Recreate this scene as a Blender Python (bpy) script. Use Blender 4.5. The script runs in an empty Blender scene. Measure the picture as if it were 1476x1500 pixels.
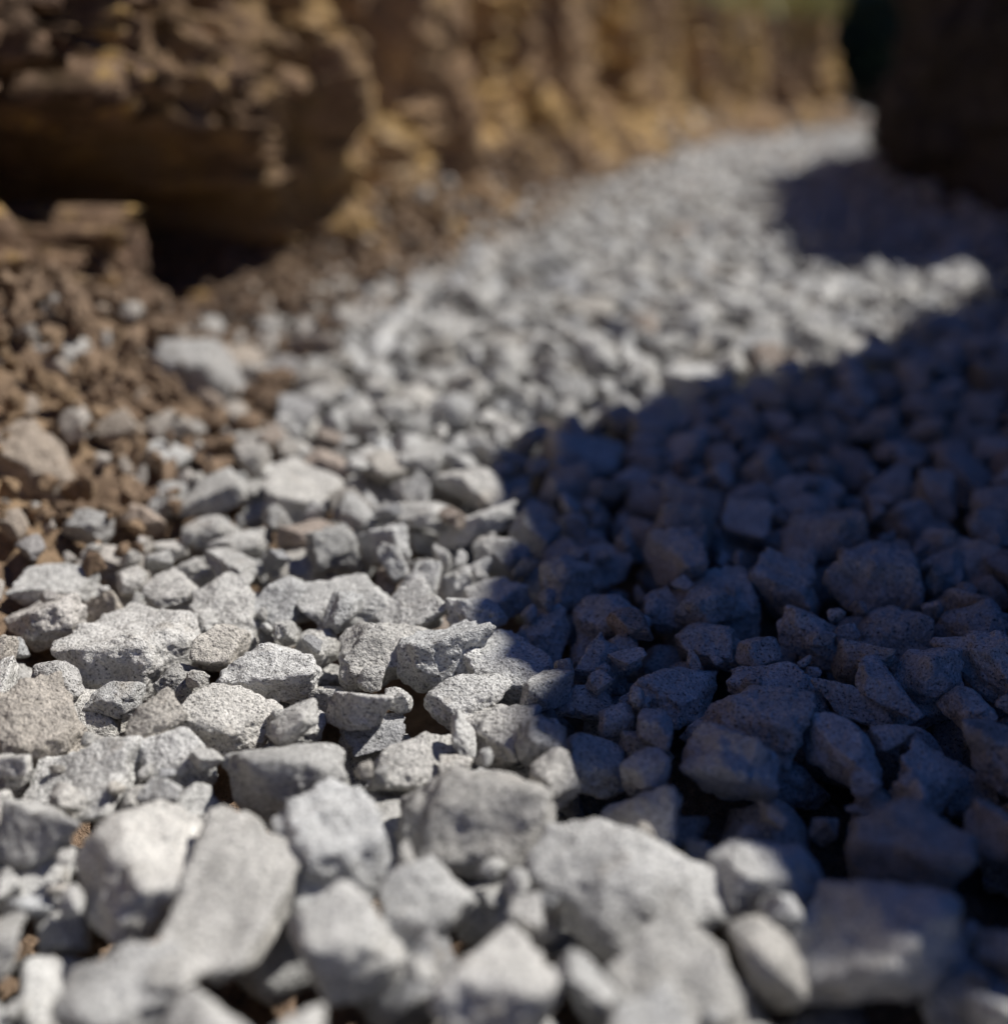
import bpy, bmesh, math, random, time
import numpy as np
from mathutils import Vector
T0=time.time()
rng=np.random.default_rng(11)
random.seed(5)
scene=bpy.context.scene

# ---------------------------------------------------------------- noise
def _h(ix,iy,iz,seed):
    n=(ix*374761393+iy*668265263+iz*2147483647+seed*1274126177)&0xffffffff
    n=((n^(n>>13))*1274126177)&0xffffffff
    n=((n^(n>>16))*2246822519)&0xffffffff
    n=n^(n>>15)
    return (n&0xffffff)/float(0x7fffff)-1.0
def vn(P,seed=0):
    i=np.floor(P).astype(np.int64); f=P-i
    f=f*f*f*(f*(f*6-15)+10)
    x,y,z=i[:,0],i[:,1],i[:,2]; fx,fy,fz=f[:,0],f[:,1],f[:,2]
    r=0
    for dx in (0,1):
        wx=fx if dx else 1-fx
        for dy in (0,1):
            wy=fy if dy else 1-fy
            for dz in (0,1):
                wz=fz if dz else 1-fz
                r=r+_h(x+dx,y+dy,z+dz,seed)*wx*wy*wz
    return r
def fbm(P,sc,oct=3,seed=0,gain=.5):
    r=0;a=1;s=0
    for o in range(oct):
        r=r+a*vn(P*(sc*2.03**o)+17.3*o,seed+o); s+=a; a*=gain
    return r/s
def worley(P,seed=0):
    i=np.floor(P).astype(np.int64); best=np.full(len(P),9.); val=np.zeros(len(P)); sec=np.full(len(P),9.)
    for dx in (-1,0,1):
        for dy in (-1,0,1):
            for dz in (-1,0,1):
                c=i+np.array([dx,dy,dz])
                p=np.stack([c[:,0]+.5+.45*_h(c[:,0],c[:,1],c[:,2],seed),c[:,1]+.5+.45*_h(c[:,0],c[:,1],c[:,2],seed+7),c[:,2]+.5+.45*_h(c[:,0],c[:,1],c[:,2],seed+13)],-1)
                d=((p-P)**2).sum(1)**.5
                nb=d<best
                sec=np.where(nb,best,np.minimum(sec,d))
                val=np.where(nb,_h(c[:,0],c[:,1],c[:,2],seed+29),val); best=np.where(nb,d,best)
    return best,sec,val
def sstep(a,b,x):
    t=np.clip((x-a)/(b-a),0,1); return t*t*(3-2*t)

# ---------------------------------------------------------------- layout
LW=np.array([(-.46,-.6),(-.40,0),(-.35,.3),(-.325,.6),(-.305,.85),(-.255,1.03),(-.18,1.22),(-.10,1.5),(-.01,1.86),(.14,2.25),(.31,2.62),(.48,2.9),(.74,3.17),(.93,3.26),(.96,3.8),(1.1,4.6),(1.7,6.5)])
RW=np.array([(.66,-.6),(.66,0),(.66,1.0),(.66,1.7),(.68,2.05),(.80,2.35),(1.15,2.75),(1.45,3.2),(1.62,3.8),(1.9,4.6),(2.6,6.5)])
def xl(y): return np.interp(y,LW[:,1],LW[:,0])
def xr(y): return np.interp(y,RW[:,1],RW[:,0])
def floorz(x,y):
    P=np.stack([x,y,np.zeros_like(x)],-1).reshape(-1,3)
    n=(fbm(P,7,3,3)).reshape(x.shape); n2=fbm(P,45,3,9).reshape(x.shape)
    d=x-xl(y)
    rise=.105*sstep(.21,-.02,d)*(1-.80*np.exp(-((y-1.0)/.18)**2))
    rr=.05*sstep(.15,0,xr(y)-x)
    return -.040+rise+rr+.010*n*(1+1.5*sstep(.4,.1,d))+.007*n2*(1+2*sstep(.4,.1,d))
def targetz(x,y,F):
    P=np.stack([x,y,np.zeros_like(x)],-1).reshape(-1,3)
    n=(fbm(P,5,2,33)).reshape(x.shape)
    return np.maximum(.006*n, F+.002)

# ---------------------------------------------------------------- materials
def nm(name):
    m=bpy.data.materials.new(name); m.use_nodes=True
    nt=m.node_tree; b=nt.nodes['Principled BSDF']; return m,nt,b
def noise(nt,co,sc,det=4,rough=.55):
    n=nt.nodes.new('ShaderNodeTexNoise'); n.inputs['Scale'].default_value=sc
    n.inputs['Detail'].default_value=det; n.inputs['Roughness'].default_value=rough
    nt.links.new(co,n.inputs['Vector']); return n.outputs['Fac']
def ramp(nt,fac,stops):
    r=nt.nodes.new('ShaderNodeValToRGB'); cr=r.color_ramp
    while len(cr.elements)<len(stops): cr.elements.new(.5)
    for e,(p,c) in zip(cr.elements,stops):
        e.position=p; e.color=(c[0],c[1],c[2],1) if hasattr(c,'__len__') else (c,c,c,1)
    nt.links.new(fac,r.inputs['Fac']); return r.outputs['Color']
def mix(nt,fac,a,b,mode='MIX'):
    m=nt.nodes.new('ShaderNodeMix'); m.data_type='RGBA'; m.blend_type=mode
    for sock,v in ((m.inputs[0],fac),(m.inputs[6],a),(m.inputs[7],b)):
        if isinstance(v,(int,float)): sock.default_value=v
        elif isinstance(v,tuple): sock.default_value=(*v,1)
        else: nt.links.new(v,sock)
    return m.outputs[2]
def bump(nt,h,dist,strength=1,prev=None):
    b=nt.nodes.new('ShaderNodeBump'); b.inputs['Distance'].default_value=dist; b.inputs['Strength'].default_value=strength
    nt.links.new(h,b.inputs['Height'])
    if prev: nt.links.new(prev,b.inputs['Normal'])
    return b.outputs['Normal']

def stone_mat():
    m,nt,b=nm('crushed_stone')
    co=nt.nodes.new('ShaderNodeTexCoord').outputs['Object']
    at=nt.nodes.new('ShaderNodeAttribute'); at.attribute_name='Col'
    col=at.outputs['Color']
    n1=noise(nt,co,110,3,.6)
    col=mix(nt,1.0,col,ramp(nt,n1,[(.3,.80),(.7,1.17)]),'MULTIPLY')
    n2=noise(nt,co,820,2,.75)
    col=mix(nt,1.0,col,ramp(nt,n2,[(.33,.18),(.41,.88),(.56,1.07),(.68,1.35)]),'MULTIPLY')
    n3=noise(nt,co,60,3,.6)
    dust=ramp(nt,n3,[(.60,0),(.76,.35)])
    col=mix(nt,dust,col,(.47,.39,.29))
    nt.links.new(col,b.inputs['Base Color'])
    b.inputs['Roughness'].default_value=.85; b.inputs['Specular IOR Level'].default_value=.25
    nn=bump(nt,noise(nt,co,300,4,.75),.0022,1.0)
    nn=bump(nt,n2,.0012,1.0,nn)
    nt.links.new(nn,b.inputs['Normal'])
    return m
def soil_mat(name,kind):
    m,nt,b=nm(name)
    co=nt.nodes.new('ShaderNodeTexCoord').outputs['Object']
    n0=noise(nt,co,5.0,4,.6)
    n1=noise(nt,co,26,5,.65)
    n2=noise(nt,co,160,4,.65)
    if kind=='wall':
        c=ramp(nt,n0,[(.36,(.50,.33,.20)),(.46,(.68,.47,.28)),(.54,(.82,.54,.21)),(.64,(.80,.60,.38))])
        c=mix(nt,ramp(nt,n1,[(.44,0),(.62,.65)]),c,(.34,.22,.14))
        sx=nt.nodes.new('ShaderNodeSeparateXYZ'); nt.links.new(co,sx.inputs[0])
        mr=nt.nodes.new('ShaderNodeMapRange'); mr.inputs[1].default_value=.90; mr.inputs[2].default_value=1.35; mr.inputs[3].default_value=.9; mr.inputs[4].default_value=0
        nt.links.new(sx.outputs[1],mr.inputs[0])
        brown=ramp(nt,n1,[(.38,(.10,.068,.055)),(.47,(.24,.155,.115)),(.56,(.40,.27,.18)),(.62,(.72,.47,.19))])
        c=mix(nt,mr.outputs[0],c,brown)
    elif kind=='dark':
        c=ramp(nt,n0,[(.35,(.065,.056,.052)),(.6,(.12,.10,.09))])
    else:
        c=ramp(nt,n0,[(.35,(.27,.19,.135)),(.55,(.38,.27,.185)),(.66,(.50,.35,.21))])
        c=mix(nt,ramp(nt,n1,[(.5,0),(.7,.5)]),c,(.22,.15,.11))
    c=mix(nt,1.0,c,ramp(nt,n2,[(.3,.55),(.7,1.25)]),'MULTIPLY')
    nt.links.new(c,b.inputs['Base Color'])
    b.inputs['Roughness'].default_value=1; b.inputs['Specular IOR Level'].default_value=.1
    nn=bump(nt,noise(nt,co,60,5,.7),.014,.9)
    nn=bump(nt,noise(nt,co,350,4,.7),.003,.9,nn)
    nt.links.new(nn,b.inputs['Normal'])
    return m
M_stone=stone_mat(); M_wall=soil_mat('excavated_clay','wall'); M_dark=soil_mat('shade_dark_soil','dark'); M_soil=soil_mat('loose_soil','floor')  # right bank's soil colour is darkened and greyed to deepen its shade

# ---------------------------------------------------------------- mesh helper
def make_mesh(name,V,F,mat,col=None,smooth=True):
    k=F.shape[1]
    me=bpy.data.meshes.new(name)
    me.vertices.add(len(V)); me.vertices.foreach_set('co',np.ascontiguousarray(V,dtype=np.float32).ravel())
    me.loops.add(F.size); me.loops.foreach_set('vertex_index',np.ascontiguousarray(F,dtype=np.int32).ravel())
    me.polygons.add(len(F)); me.polygons.foreach_set('loop_start',np.arange(0,F.size,k,dtype=np.int32))
    me.update(calc_edges=True)
    if smooth: me.polygons.foreach_set('use_smooth',np.ones(len(F),dtype=bool))
    if col is not None:
        a=me.attributes.new('Col','FLOAT_COLOR','POINT'); a.data.foreach_set('color',np.ascontiguousarray(col,dtype=np.float32).ravel())
    me.materials.append(mat)
    o=bpy.data.objects.new(name,me); scene.collection.objects.link(o); return o
def gridfaces(nr,nc,flip=False):
    i=np.arange(nr-1)[:,None]*nc+np.arange(nc-1)[None,:]
    f=np.stack([i,i+1,i+nc+1,i+nc],-1).reshape(-1,4)
    return f[:,::-1] if flip else f

# ---------------------------------------------------------------- stone shapes
def ico(s):
    bm=bmesh.new(); bmesh.ops.create_icosphere(bm,subdivisions=s,radius=1)
    V=np.array([v.co[:] for v in bm.verts]); V/=np.linalg.norm(V,axis=1)[:,None]
    F=np.array([[v.index for v in f.verts] for f in bm.faces]); bm.free(); return V,F
ICO={s:ico(s) for s in (3,4,5,6)}
NV=64
variants=[]
for k in range(NV):
    n=rng.integers(6,13)
    nr=rng.normal(size=(n,3)); nr/=np.linalg.norm(nr,axis=1)[:,None]
    ax=np.array([[1,0,0],[-1,0,0],[0,1,0],[0,-1,0],[0,0,1],[0,0,-1]],float)+rng.normal(0,.22,(6,3))
    ax/=np.linalg.norm(ax,axis=1)[:,None]
    nr=np.vstack([nr,ax]); h=np.concatenate([rng.uniform(.72,1.0,n),rng.uniform(.85,1.05,6)])
    p=rng.uniform(9,24)
    d={}
    for s,(V,F) in ICO.items():
        q=np.maximum(0,V@nr.T/h)
        r=(q**p).sum(1)**(-1/p)
        P=V*r[:,None]
        r2=r*(1+.085*vn(P*1.6+k*7.1,k)+.045*vn(P*3.7+k*3.3,k+99))
        if s>=4:
            m=vn(P*8+k*5.3,k+199); r2=r2*(1+.018*m-.04*np.maximum(0,vn(P*6+k*2.3,k+5)-.3))
        d[s]=V*r2[:,None]
    variants.append(d)

def rotm(rx,ry,rz):
    cx,sx,cy,sy,cz,sz=math.cos(rx),math.sin(rx),math.cos(ry),math.sin(ry),math.cos(rz),math.sin(rz)
    X=np.array([[1,0,0],[0,cx,-sx],[0,sx,cx]]);Y=np.array([[cy,0,sy],[0,1,0],[-sy,0,cy]]);Z=np.array([[cz,-sz,0],[sz,cz,0],[0,0,1]])
    return Z@Y@X

# ---------------------------------------------------------------- deposit the gravel on a height map
cell=.0025; X0,X1,Y0,Y1=-.60,1.75,-.30,4.1
nx=int((X1-X0)/cell); ny=int((Y1-Y0)/cell)
gx,gy=np.meshgrid(X0+(np.arange(nx)+.5)*cell, Y0+(np.arange(ny)+.5)*cell, indexing='ij')
FL=floorz(gx,gy); surf=FL.copy(); TG=targetz(gx,gy,FL)
stones=[]
def foot(var,M):
    P=variants[var][4]@M.T
    ij=np.floor(P[:,:2]/cell).astype(int)
    mn=ij.min(0); ij-=mn; w=ij.max(0)+1
    key=ij[:,0]*w[1]+ij[:,1]
    lo=np.full(w[0]*w[1],9.); hi=np.full(w[0]*w[1],-9.)
    np.minimum.at(lo,key,P[:,2]); np.maximum.at(hi,key,P[:,2])
    ok=lo<8; idx=np.nonzero(ok)[0]
    return idx//w[1]+mn[0], idx%w[1]+mn[1], lo[ok], hi[ok], P[:,2].max(), P[:,2].min()
def try_drop(L,x,y,K,jit,pen,tilt=.4,tops=.016,kind=0,dims=None,yaw=None,clampz=None,var=None):
    v=int(rng.integers(NV)) if var is None else var
    if dims is None:
        b=rng.uniform(.62,.98); c=rng.uniform(.48,.82)*b/.8
        sc=np.array([1,b,min(c,.9)])*L*.53
    else: sc=np.array(dims)*.53
    R=rotm(rng.normal(0,tilt),rng.normal(0,tilt),rng.uniform(0,6.283) if yaw is None else yaw)
    M=R*sc[None,:]
    ii,jj,lo,hi,top,bot=foot(v,M)
    best=None
    for k in range(K):
        px=x+(rng.uniform(-jit,jit) if k else 0); py=y+(rng.uniform(-jit,jit) if k else 0)
        ci=int((px-X0)/cell); cj=int((py-Y0)/cell)
        if ci+ii.min()<0 or cj+jj.min()<0 or ci+ii.max()>=nx or cj+jj.max()>=ny: continue
        if px<xl(py)+.0 or px>xr(py)+.02: continue
        z=(surf[ci+ii,cj+jj]-lo).max()-pen
        e=z-TG[ci,cj]
        if best is None or e<best[0]: best=(e,z,px,py,ci,cj)
    if best is None: return False
    e,z,px,py,ci,cj=best
    if clampz is not None: z=min(z,TG[ci,cj]+clampz)
    elif e+top*.6>tops: return False
    a=surf[ci+ii,cj+jj]; surf[ci+ii,cj+jj]=np.maximum(a,hi+z)
    stones.append((v,M,np.array([X0+(ci+.5)*cell,Y0+(cj+.5)*cell,z]),kind,L if dims is None else max(dims),dims is not None))
    return True
def rsize(): return float(np.clip(rng.lognormal(math.log(.030),.34),.013,.052))
def rpos(ya,yb):
    while True:
        y=rng.uniform(ya,yb); x=rng.uniform(X0,X1)
        if xl(y)<x<xr(y): return x,y
def dirtp(x,y):
    d=x-float(xl(y)); return float(np.clip(1-(d-.05)/.17,0,1))
area=4.4
for k in range(int(area*1300)):
    x,y=rpos(-.25,4.0)
    if rng.random()<dirtp(x,y)*.8: continue
    try_drop(rsize(),x,y,1,0,.002,tops=-.006)
print('A',len(stones),time.time()-T0)
# larger individual stones lying on the bed: x, y, width, depth, yaw
H=[(-.107,.253,.036,.044,.2),(-.145,.263,.024,.027,.5),(-.076,.2415,.026,.048,-.15),(-.051,.262,.028,.030,.3),(-.008,.271,.050,.034,-.1),
(.037,.246,.054,.038,-.45),(.077,.249,.036,.028,.1),(.124,.265,.033,.030,-.5),(-.098,.2075,.034,.024,.1),(-.0435,.2205,.025,.029,.7),
(-.001,.2075,.032,.034,-.7),(.047,.205,.036,.030,.5),(-.020,.236,.028,.021,.4),(-.1465,.303,.038,.025,.1),(-.115,.3105,.025,.023,.3),
(-.0705,.2995,.047,.028,-.35),(-.0325,.309,.029,.020,.3),(.002,.327,.023,.027,.8),(.002,.368,.038,.033,-.9),(-.049,.339,.037,.025,0),
(-.0175,.346,.023,.026,.9),(-.121,.414,.033,.034,.2),(-.100,.423,.025,.033,-.5),(-.1455,.466,.040,.024,.1),(-.152,.385,.044,.036,-.2),
(-.167,.346,.044,.029,.2),(-.0935,.368,.038,.026,-.1),(-.101,.339,.033,.024,-.3),(-.029,.3735,.026,.024,.3),(-.0525,.382,.039,.026,.5),
(-.040,.411,.026,.023,.6),(.0165,.405,.021,.023,-.6),(.040,.411,.025,.031,.9),(.085,.385,.025,.026,-.4),(.090,.332,.038,.028,-.4),
(.068,.353,.021,.031,-.9),(.104,.355,.036,.022,-.1),(.119,.3105,.021,.029,.2),(.101,.223,.043,.036,-.6),(.164,.358,.027,.024,.2),
(.1575,.393,.027,.026,.3),(.149,.474,.030,.027,0),(-.004,.433,.028,.020,.5),(-.258,.54,.042,.044,.2),(-.215,.72,.046,.060,-.6),
(-.188,.474,.038,.026,.1),(-.098,.474,.030,.024,.2),(-.065,.423,.038,.024,.3),(.224,.459,.034,.036,.4),(.031,.3105,.025,.020,.2),
(.172,.338,.018,.024,.1),(-.075,.329,.016,.015,.2),(-.25,.86,.045,.04,.5),(-.28,.66,.035,.03,.1),(-.20,.60,.033,.026,.9),(-.15,.64,.03,.026,.2),(-.23,.96,.04,.03,.2),(-.2,.8,.035,.03,1.)]
for i,(x,y,w,d,yaw) in enumerate(H):
    hgt=min(w,d)*rng.uniform(.68,.86)
    x=max(x,float(xl(y))+.03)
    try_drop(w,x,y,1,0,.003,tilt=.16,kind=0,dims=(w*1.0,d*1.0,hgt),yaw=yaw,clampz=-.001+.05*hgt)
for k in range(int(area*4200)):
    x,y=rpos(-.25,4.0)
    if rng.random()<dirtp(x,y)*.70: continue
    try_drop(rsize(),x,y,7,.016,.0022,tilt=.45,tops=.012)
print('C',len(stones),time.time()-T0)
for k in range(4800):
    x,y=rpos(.1,1.5)
    if rng.random()<.25*dirtp(x,y): continue
    try_drop(rng.uniform(.005,.015),x,y,3,.006,.001,tilt=.8,tops=.009)
# soil clods along the foot of the excavated wall
for k in range(5200):
    y=rng.uniform(.1,2.6); d=abs(rng.normal(0,.075))
    if d>.17 or (y<.45 and d>.10): continue
    x=float(xl(y))+d
    try_drop(float(np.clip(rng.lognormal(math.log(.0060),.75),.002,.04)),x,y,2,.006,.002,tilt=.8,tops=.02,kind=1)
print('D',len(stones),time.time()-T0)

def build(kind,name,mat):
    Vs=[];Fs=[];Cs=[];off=0
    for (v,M,c,k,L,hero) in stones:
        if k!=kind: continue
        deep=c[2]<-.022 and c[0]>-.1
        if c[1]<.1 or abs(c[0])>.12+c[1]*.62: s=3
        elif L<.008: s=3
        elif c[1]<.56 and not deep: s=6 if (L>.02 and .3<c[1]<.5 and c[0]<.2) else 5
        elif c[1]<1.1 and not deep: s=4
        else: s=3
        B=variants[v][s]; P=B@M.T
        W=P+c
        if kind==1:
            W=c+P*(1+.30*fbm(W,110,3,8))[:,None]
        elif s>=5:
            dn=.06*vn(W*130,3)+.04*vn(W*290,4)
            if s==6:
                dn=dn+.020*vn(W*640,5)-.045*np.maximum(0,vn(W*420,6)-.3)
            W=c+P*(1+dn)[:,None]
        Vs.append(W); Fs.append(ICO[s][1]+off); off+=len(W)
        dp=dirtp(c[0],c[1])
        if kind==0:
            g=float(np.clip(rng.normal(.62,.07),.43,.75)); r=rng.random(); t=rng.normal(0,.011)
            col=np.array([g*(1+t),g*.982,g*(.94-t*1.3)])
            if not hero:
                if r<.035 and c[1]>.33: col=np.array([.46,.385,.33])*rng.uniform(.8,1.1)
                elif r<.12: col=np.array([.55,.515,.465])*rng.uniform(.85,1.1)
                elif r<.16: col=np.array([.42,.42,.425])*rng.uniform(.85,1.15)
            mixd=np.clip(dp*rng.uniform(.1,1.1)-.1,0,.7)
            col=col*(1-mixd)+np.array([.46,.35,.25])*mixd
        else: col=np.array([.2,.14,.09])
        Cs.append(np.tile(np.append(col,1.),(len(W),1)))
    o=make_mesh(name,np.concatenate(Vs),np.concatenate(Fs),mat,np.concatenate(Cs))
    print(name,off,time.time()-T0); return o
build(0,'gravel',M_stone)
build(1,'soil_clods',M_soil)

# ---------------------------------------------------------------- trench floor
fx,fy=np.meshgrid(np.arange(-.75,2.3,.006),np.arange(-.6,5.2,.006),indexing='ij')
fz=floorz(fx,fy)-.003
P=np.stack([fx,fy,fz],-1).reshape(-1,3)
P[:,2]+=.007*fbm(P,90,2,44)
make_mesh('trench_floor',P,gridfaces(*fx.shape,flip=True),M_soil)

# ---------------------------------------------------------------- left excavated wall
def resample(path,step):
    seg=np.hypot(*np.diff(path,axis=0).T); s=np.concatenate([[0],np.cumsum(seg)])
    n=int(s[-1]/step); q=np.linspace(0,s[-1],n)
    x=np.interp(q,s,path[:,0]); y=np.interp(q,s,path[:,1])
    k=int(.08/step); ker=np.hanning(2*k+1); ker/=ker.sum()
    xp=np.convolve(np.pad(x,k,mode='edge'),ker,'valid'); yp=np.convolve(np.pad(y,k,mode='edge'),ker,'valid')
    tx=np.gradient(xp); ty=np.gradient(yp); l=np.hypot(tx,ty); return xp,yp,tx/l,ty/l
lx,ly,tx,ty=resample(LW,.0045)
nxr,nyr=ty,-tx
nc=len(lx)
topz=np.interp(ly,[-1,.9,1.4,2.3,2.7,3.0,3.5,5,7],[.75,.7,.55,.46,.37,.30,.285,.3,.3])+.02*fbm(np.stack([lx,ly,0*lx],-1),6,3,70)
vz=np.concatenate([np.linspace(-.08,.36,110),[.40,.45,.5,.56,.62,.68,.74,.8]])
rows=[];outs=np.array([.01,.03,.06,.1,.16,.25,.4,.6,1,2,4,8,16,35,70])
for z in vz:
    rows.append(np.stack([lx,ly,np.minimum(z,topz)],-1))
nface=len(vz)
for o in outs:
    zt=topz+.02*min(o,1)*fbm(np.stack([lx-o,ly,0*lx],-1),4,3,71)+(.02*min(o,3))
    if o<=.25: rows.append(np.stack([lx-nxr*o,ly-nyr*o,zt],-1))
    else: rows.append(np.stack([lx-nxr*.25-(o-.25)*.96, ly-nyr*.25+(o-.25)*.28+(o-.25)*.6*sstep(2.5,6,ly),zt],-1))
V=np.array(rows); R=V.shape[0]
Pf=V.reshape(-1,3).copy()
z=Pf[:,2].copy(); yy=np.tile(ly,R)
near=sstep(1.5,1.1,yy); far=sstep(2.2,2.9,yy)
lean=.03-.16*np.maximum(z,0)+.05*sstep(.10,-.02,z)*(1-.8*np.exp(-((yy-1.0)/.16)**2))
sl=np.stack([Pf[:,0]*8,Pf[:,1]*8,Pf[:,2]*2.2],-1)
big=.055*fbm(sl,1,2,20)*(1-.4*far)
st=vn(sl*1.7+3.1,21); slab=.030*np.tanh(4*st)*(1-.3*near)*(1-.5*far)
wp=Pf+.04*np.stack([fbm(Pf,18,3,81),fbm(Pf,18,3,82),fbm(Pf,18,3,83)],-1)
d1,d2,v1=worley(wp*np.array([13,15,6.5]),5)
e1,e2,v2=worley(wp*np.array([34,34,26]),6)
cr=.022*v1-.026*sstep(.24,0,d2-d1)
cr2=.009*v2-.010*sstep(.25,0,e2-e1)+.006*(1-e1)
clod=(cr*(.3+.8*near)+cr2*(.4+.9*near))+.014*vn(Pf*17,25)+.016*fbm(Pf,60,4,27,.7)
warp=.07*fbm(Pf,14,4,30,.6)+.015*v2
def cav(cy,cz,wy,wz,tilt=0):
    a=(yy-cy+warp)/wy; b=(z-cz-tilt*(yy-cy)+warp*.8)/wz
    return np.clip(1.3-(a*a+b*b)**.5*1.3,0,1)**.55
c1=cav(.98,.080,.18,.090,-.30); c2=cav(.78,.15,.08,.055,-.2); c3=cav(.83,.23,.05,.035,.2); c4=cav(1.0,.25,.03,.04,.4)
off=lean+big+slab+clod-.32*c1-.15*c2-.08*c3-.05*c4
off+=.035*np.exp(-((yy-1.05)/.15)**2-((z-.205)/.055)**2)
for cy,w,dp in ((1.30,.040,.13),(1.58,.045,.10),(1.95,.035,.06),(2.50,.05,.13),(2.9,.04,.04)):
    off-=dp*np.exp(-((yy-cy+warp*1.2)/w)**2)*sstep(.02,.1,z)
fade=1-np.repeat(np.concatenate([np.zeros(nface),np.clip(outs/.1,0,1)]),nc)
off*=fade
Pf[:,0]+=np.tile(nxr,R)*off; Pf[:,1]+=np.tile(nyr,R)*off
Pf[:,2]+=(.012*fbm(Pf,22,3,50)+.006*fbm(Pf,90,2,51))
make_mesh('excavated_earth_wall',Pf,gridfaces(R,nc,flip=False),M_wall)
print('wall',time.time()-T0)

# ---------------------------------------------------------------- right bank (trench wall; unseen near crest shaped to cast the bed's shadow)
SD=np.array([.93,.37]); SD=SD/np.linalg.norm(SD)
rx,ry,tx,ty=resample(RW,.010)
nxr,nyr=-ty,tx
sy=ry-(rx-.66)*SD[1]/SD[0]
toph=np.interp(sy,[-.6,.0,.22,.32,.41,.47,.55,.70,.91,.94,.98,1.08,1.18,1.215,1.25,1.30,1.53,1.9,2.05,2.3,3.5,6],
                  [.38,.45,.55,.655,.765,.87,.93,.97,.97,.70,.54,.38,.22,.24,.42,.51,.47,.36,.32,.26,.34,.4])  # crest heights and notch set from where their shadow should fall
Q=np.stack([rx,ry,0*rx],-1)
toph=toph+.025*fbm(Q,14,3,60)+.012*fbm(Q,60,2,61)
vz=np.linspace(0,1,70); rows=[]
for q in vz: rows.append(np.stack([rx,ry,-.08+q*(toph+.08)],-1))
nface=len(vz)
for o in outs:
    zt=toph*(1-.25*min(o,1.5)/1.5)
    rows.append(np.stack([rx+SD[0]*o,ry+SD[1]*o,zt],-1))
V=np.array(rows); R=V.shape[0]; nc=len(rx); Pf=V.reshape(-1,3).copy()
d1,d2,v1=worley(Pf*18,15)
off=.03*fbm(Pf,9,3,62)+.02*v1-.02*sstep(.2,0,d2-d1)+.01*fbm(Pf,60,3,64)-.03*np.maximum(Pf[:,2],0)
fade=1-np.repeat(np.concatenate([np.zeros(nface),np.clip(outs/.1,0,1)]),nc)
off*=fade
Pf[:,0]+=np.tile(nxr,R)*off; Pf[:,1]+=np.tile(nyr,R)*off
Pf[:,2]+=.01*fbm(Pf,30,3,65)
make_mesh('shadow_bank',Pf,gridfaces(R,nc,flip=True),M_dark)

# ---------------------------------------------------------------- ground to the horizon
g=np.array([(-150,-60,-.12),(150,-60,-.12),(150,250,-.12),(-150,250,-.12)],float)
make_mesh('ground',g,np.array([[0,1,2,3]]),M_soil,smooth=False)

# ---------------------------------------------------------------- vegetation
def leafmat(name,c1,c2):
    m,nt,b=nm(name); co=nt.nodes.new('ShaderNodeTexCoord').outputs['Object']
    c=ramp(nt,noise(nt,co,9,3),[(.35,c1),(.65,c2)]); nt.links.new(c,b.inputs['Base Color']); b.inputs['Roughness'].default_value=.6
    return m
M_grass=leafmat('grass_blade',(.26,.27,.08),(.52,.46,.22)); M_leaf=leafmat('dark_leaf',(.015,.04,.035),(.03,.07,.05)); M_bark=soil_mat('bark','dark')
Vs=[];Fs=[];n=0
for i in range(2600):
    y=2.65+rng.uniform(0,1)**.8*1.3; x=float(xl(y))-abs(rng.normal(.03,.25))
    if x<.1: continue
    z0=float(np.interp(y,[2.6,2.7,3.0,3.5,5],[.39,.37,.30,.285,.3]))
    b=np.array([x,y,z0+rng.uniform(-.01,.03)]); hh=rng.uniform(.03,.12); a=rng.uniform(0,6.28); w=.003
    d=np.array([math.cos(a),math.sin(a),0]); e=np.array([-d[1],d[0],0]); ln=rng.uniform(.02,.07)
    p=[b-e*w,b+e*w,b+np.array([0,0,hh*.6])+d*ln*.4+e*w*.7,b+np.array([0,0,hh*.6])+d*ln*.4-e*w*.7,b+np.array([0,0,hh])+d*ln]
    Vs+=p; Fs+=[[n,n+1,n+2],[n,n+2,n+3],[n+3,n+2,n+4]]; n+=5
make_mesh('grass',np.array(Vs),np.array(Fs),M_grass,smooth=False)
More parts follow.
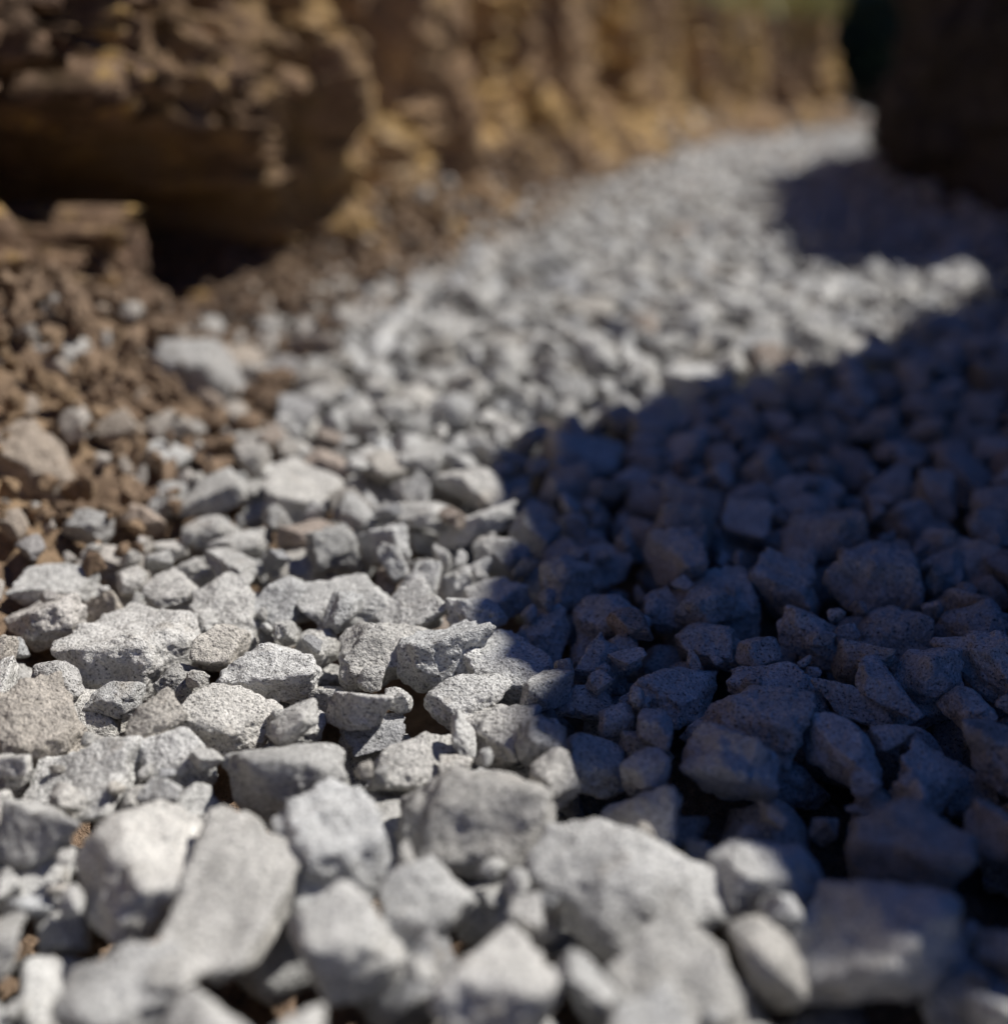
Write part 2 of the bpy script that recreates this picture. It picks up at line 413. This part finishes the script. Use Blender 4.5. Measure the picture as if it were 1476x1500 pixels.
def shade_shrub(cx,cy,cz,hh,rad,nl):  # added dark shrub, put in to fill and shade the trench end
    par=bpy.data.objects.new('shade_shrub',None); scene.collection.objects.link(par); par.location=(cx,cy,cz)
    Vs=[];Fs=[];n=0;tips=[]
    for i in range(14):
        a=rng.uniform(0,6.28); e=np.array([math.cos(a)*rad*rng.uniform(.3,.9),math.sin(a)*rad*rng.uniform(.3,.9),hh*rng.uniform(.25,.95)])
        for j in range(5):
            t=j/5; p=e*t*np.array([t**.4 if t else 0,t**.4 if t else 0,1]); t2=(j+1)/5; p2=e*t2*np.array([t2**.4,t2**.4,1])
            r1=.016*(1-t)+.003; r2=.016*(1-t2)+.003
            for q in range(6):
                A=q*math.pi/3;B=(q+1)*math.pi/3
                Vs+=[p+[math.cos(A)*r1,math.sin(A)*r1,0],p+[math.cos(B)*r1,math.sin(B)*r1,0],p2+[math.cos(B)*r2,math.sin(B)*r2,0],p2+[math.cos(A)*r2,math.sin(A)*r2,0]]
                Fs.append([n,n+1,n+2,n+3]); n+=4
            if j>0: tips.append(p2)
    o=make_mesh('stems',np.array(Vs),np.array(Fs),M_bark); o.parent=par
    Vs=[];Fs=[];n=0
    for i in range(nl):
        c=tips[rng.integers(len(tips))]+rng.normal(0,rad*.16,3); c[2]=max(c[2],.01)
        u=rng.normal(size=3);u/=np.linalg.norm(u);w=np.cross(u,rng.normal(size=3));w/=np.linalg.norm(w)
        s=rng.uniform(.015,.03)
        Vs+=[c-u*s,c+w*s*.5,c+u*s,c-w*s*.5];Fs.append([n,n+1,n+2,n+3]);n+=4
    o=make_mesh('leaves',np.array(Vs),np.array(Fs),M_leaf,smooth=False); o.parent=par
shade_shrub(1.33,4.15,-.02,.7,.30,9000)
shade_shrub(2.0,5.2,.0,.9,.6,9000)

# ---------------------------------------------------------------- light
el=math.radians(52); S=Vector((SD[0]*math.cos(el),SD[1]*math.cos(el),math.sin(el)))
sun=bpy.data.lights.new('sun','SUN'); sun.energy=5.0; sun.angle=math.radians(.53); sun.color=(1,.965,.905)
so=bpy.data.objects.new('sun',sun); so.rotation_euler=S.to_track_quat('Z','Y').to_euler(); so.location=(3,2,4); scene.collection.objects.link(so)
w=bpy.data.worlds.new('World'); scene.world=w; w.use_nodes=True; nt=w.node_tree
sk=nt.nodes.new('ShaderNodeTexSky'); sk.sky_type='NISHITA'; sk.sun_disc=False; sk.sun_elevation=el; sk.sun_rotation=math.atan2(SD[0],SD[1])
sk.ozone_density=3; sk.dust_density=.3
bg=nt.nodes['Background']; bg.inputs['Strength'].default_value=.05
nt.links.new(mix(nt,1.0,sk.outputs[0],(.30,.53,.98),'MULTIPLY'),bg.inputs[0])
scene.view_settings.view_transform='Standard'; scene.view_settings.look='None'; scene.view_settings.exposure=0

# ---------------------------------------------------------------- camera
cam=bpy.data.cameras.new('camera'); co=bpy.data.objects.new('camera',cam); scene.collection.objects.link(co)
co.location=(0,0,.226); co.rotation_euler=(math.radians(90-23.5),0,0)
cam.sensor_fit='HORIZONTAL'; cam.sensor_width=36; cam.lens=38.6; cam.clip_start=.01; cam.clip_end=500
cam.dof.use_dof=True; cam.dof.focus_distance=.415; cam.dof.aperture_fstop=3.2
scene.camera=co
print('done',time.time()-T0)
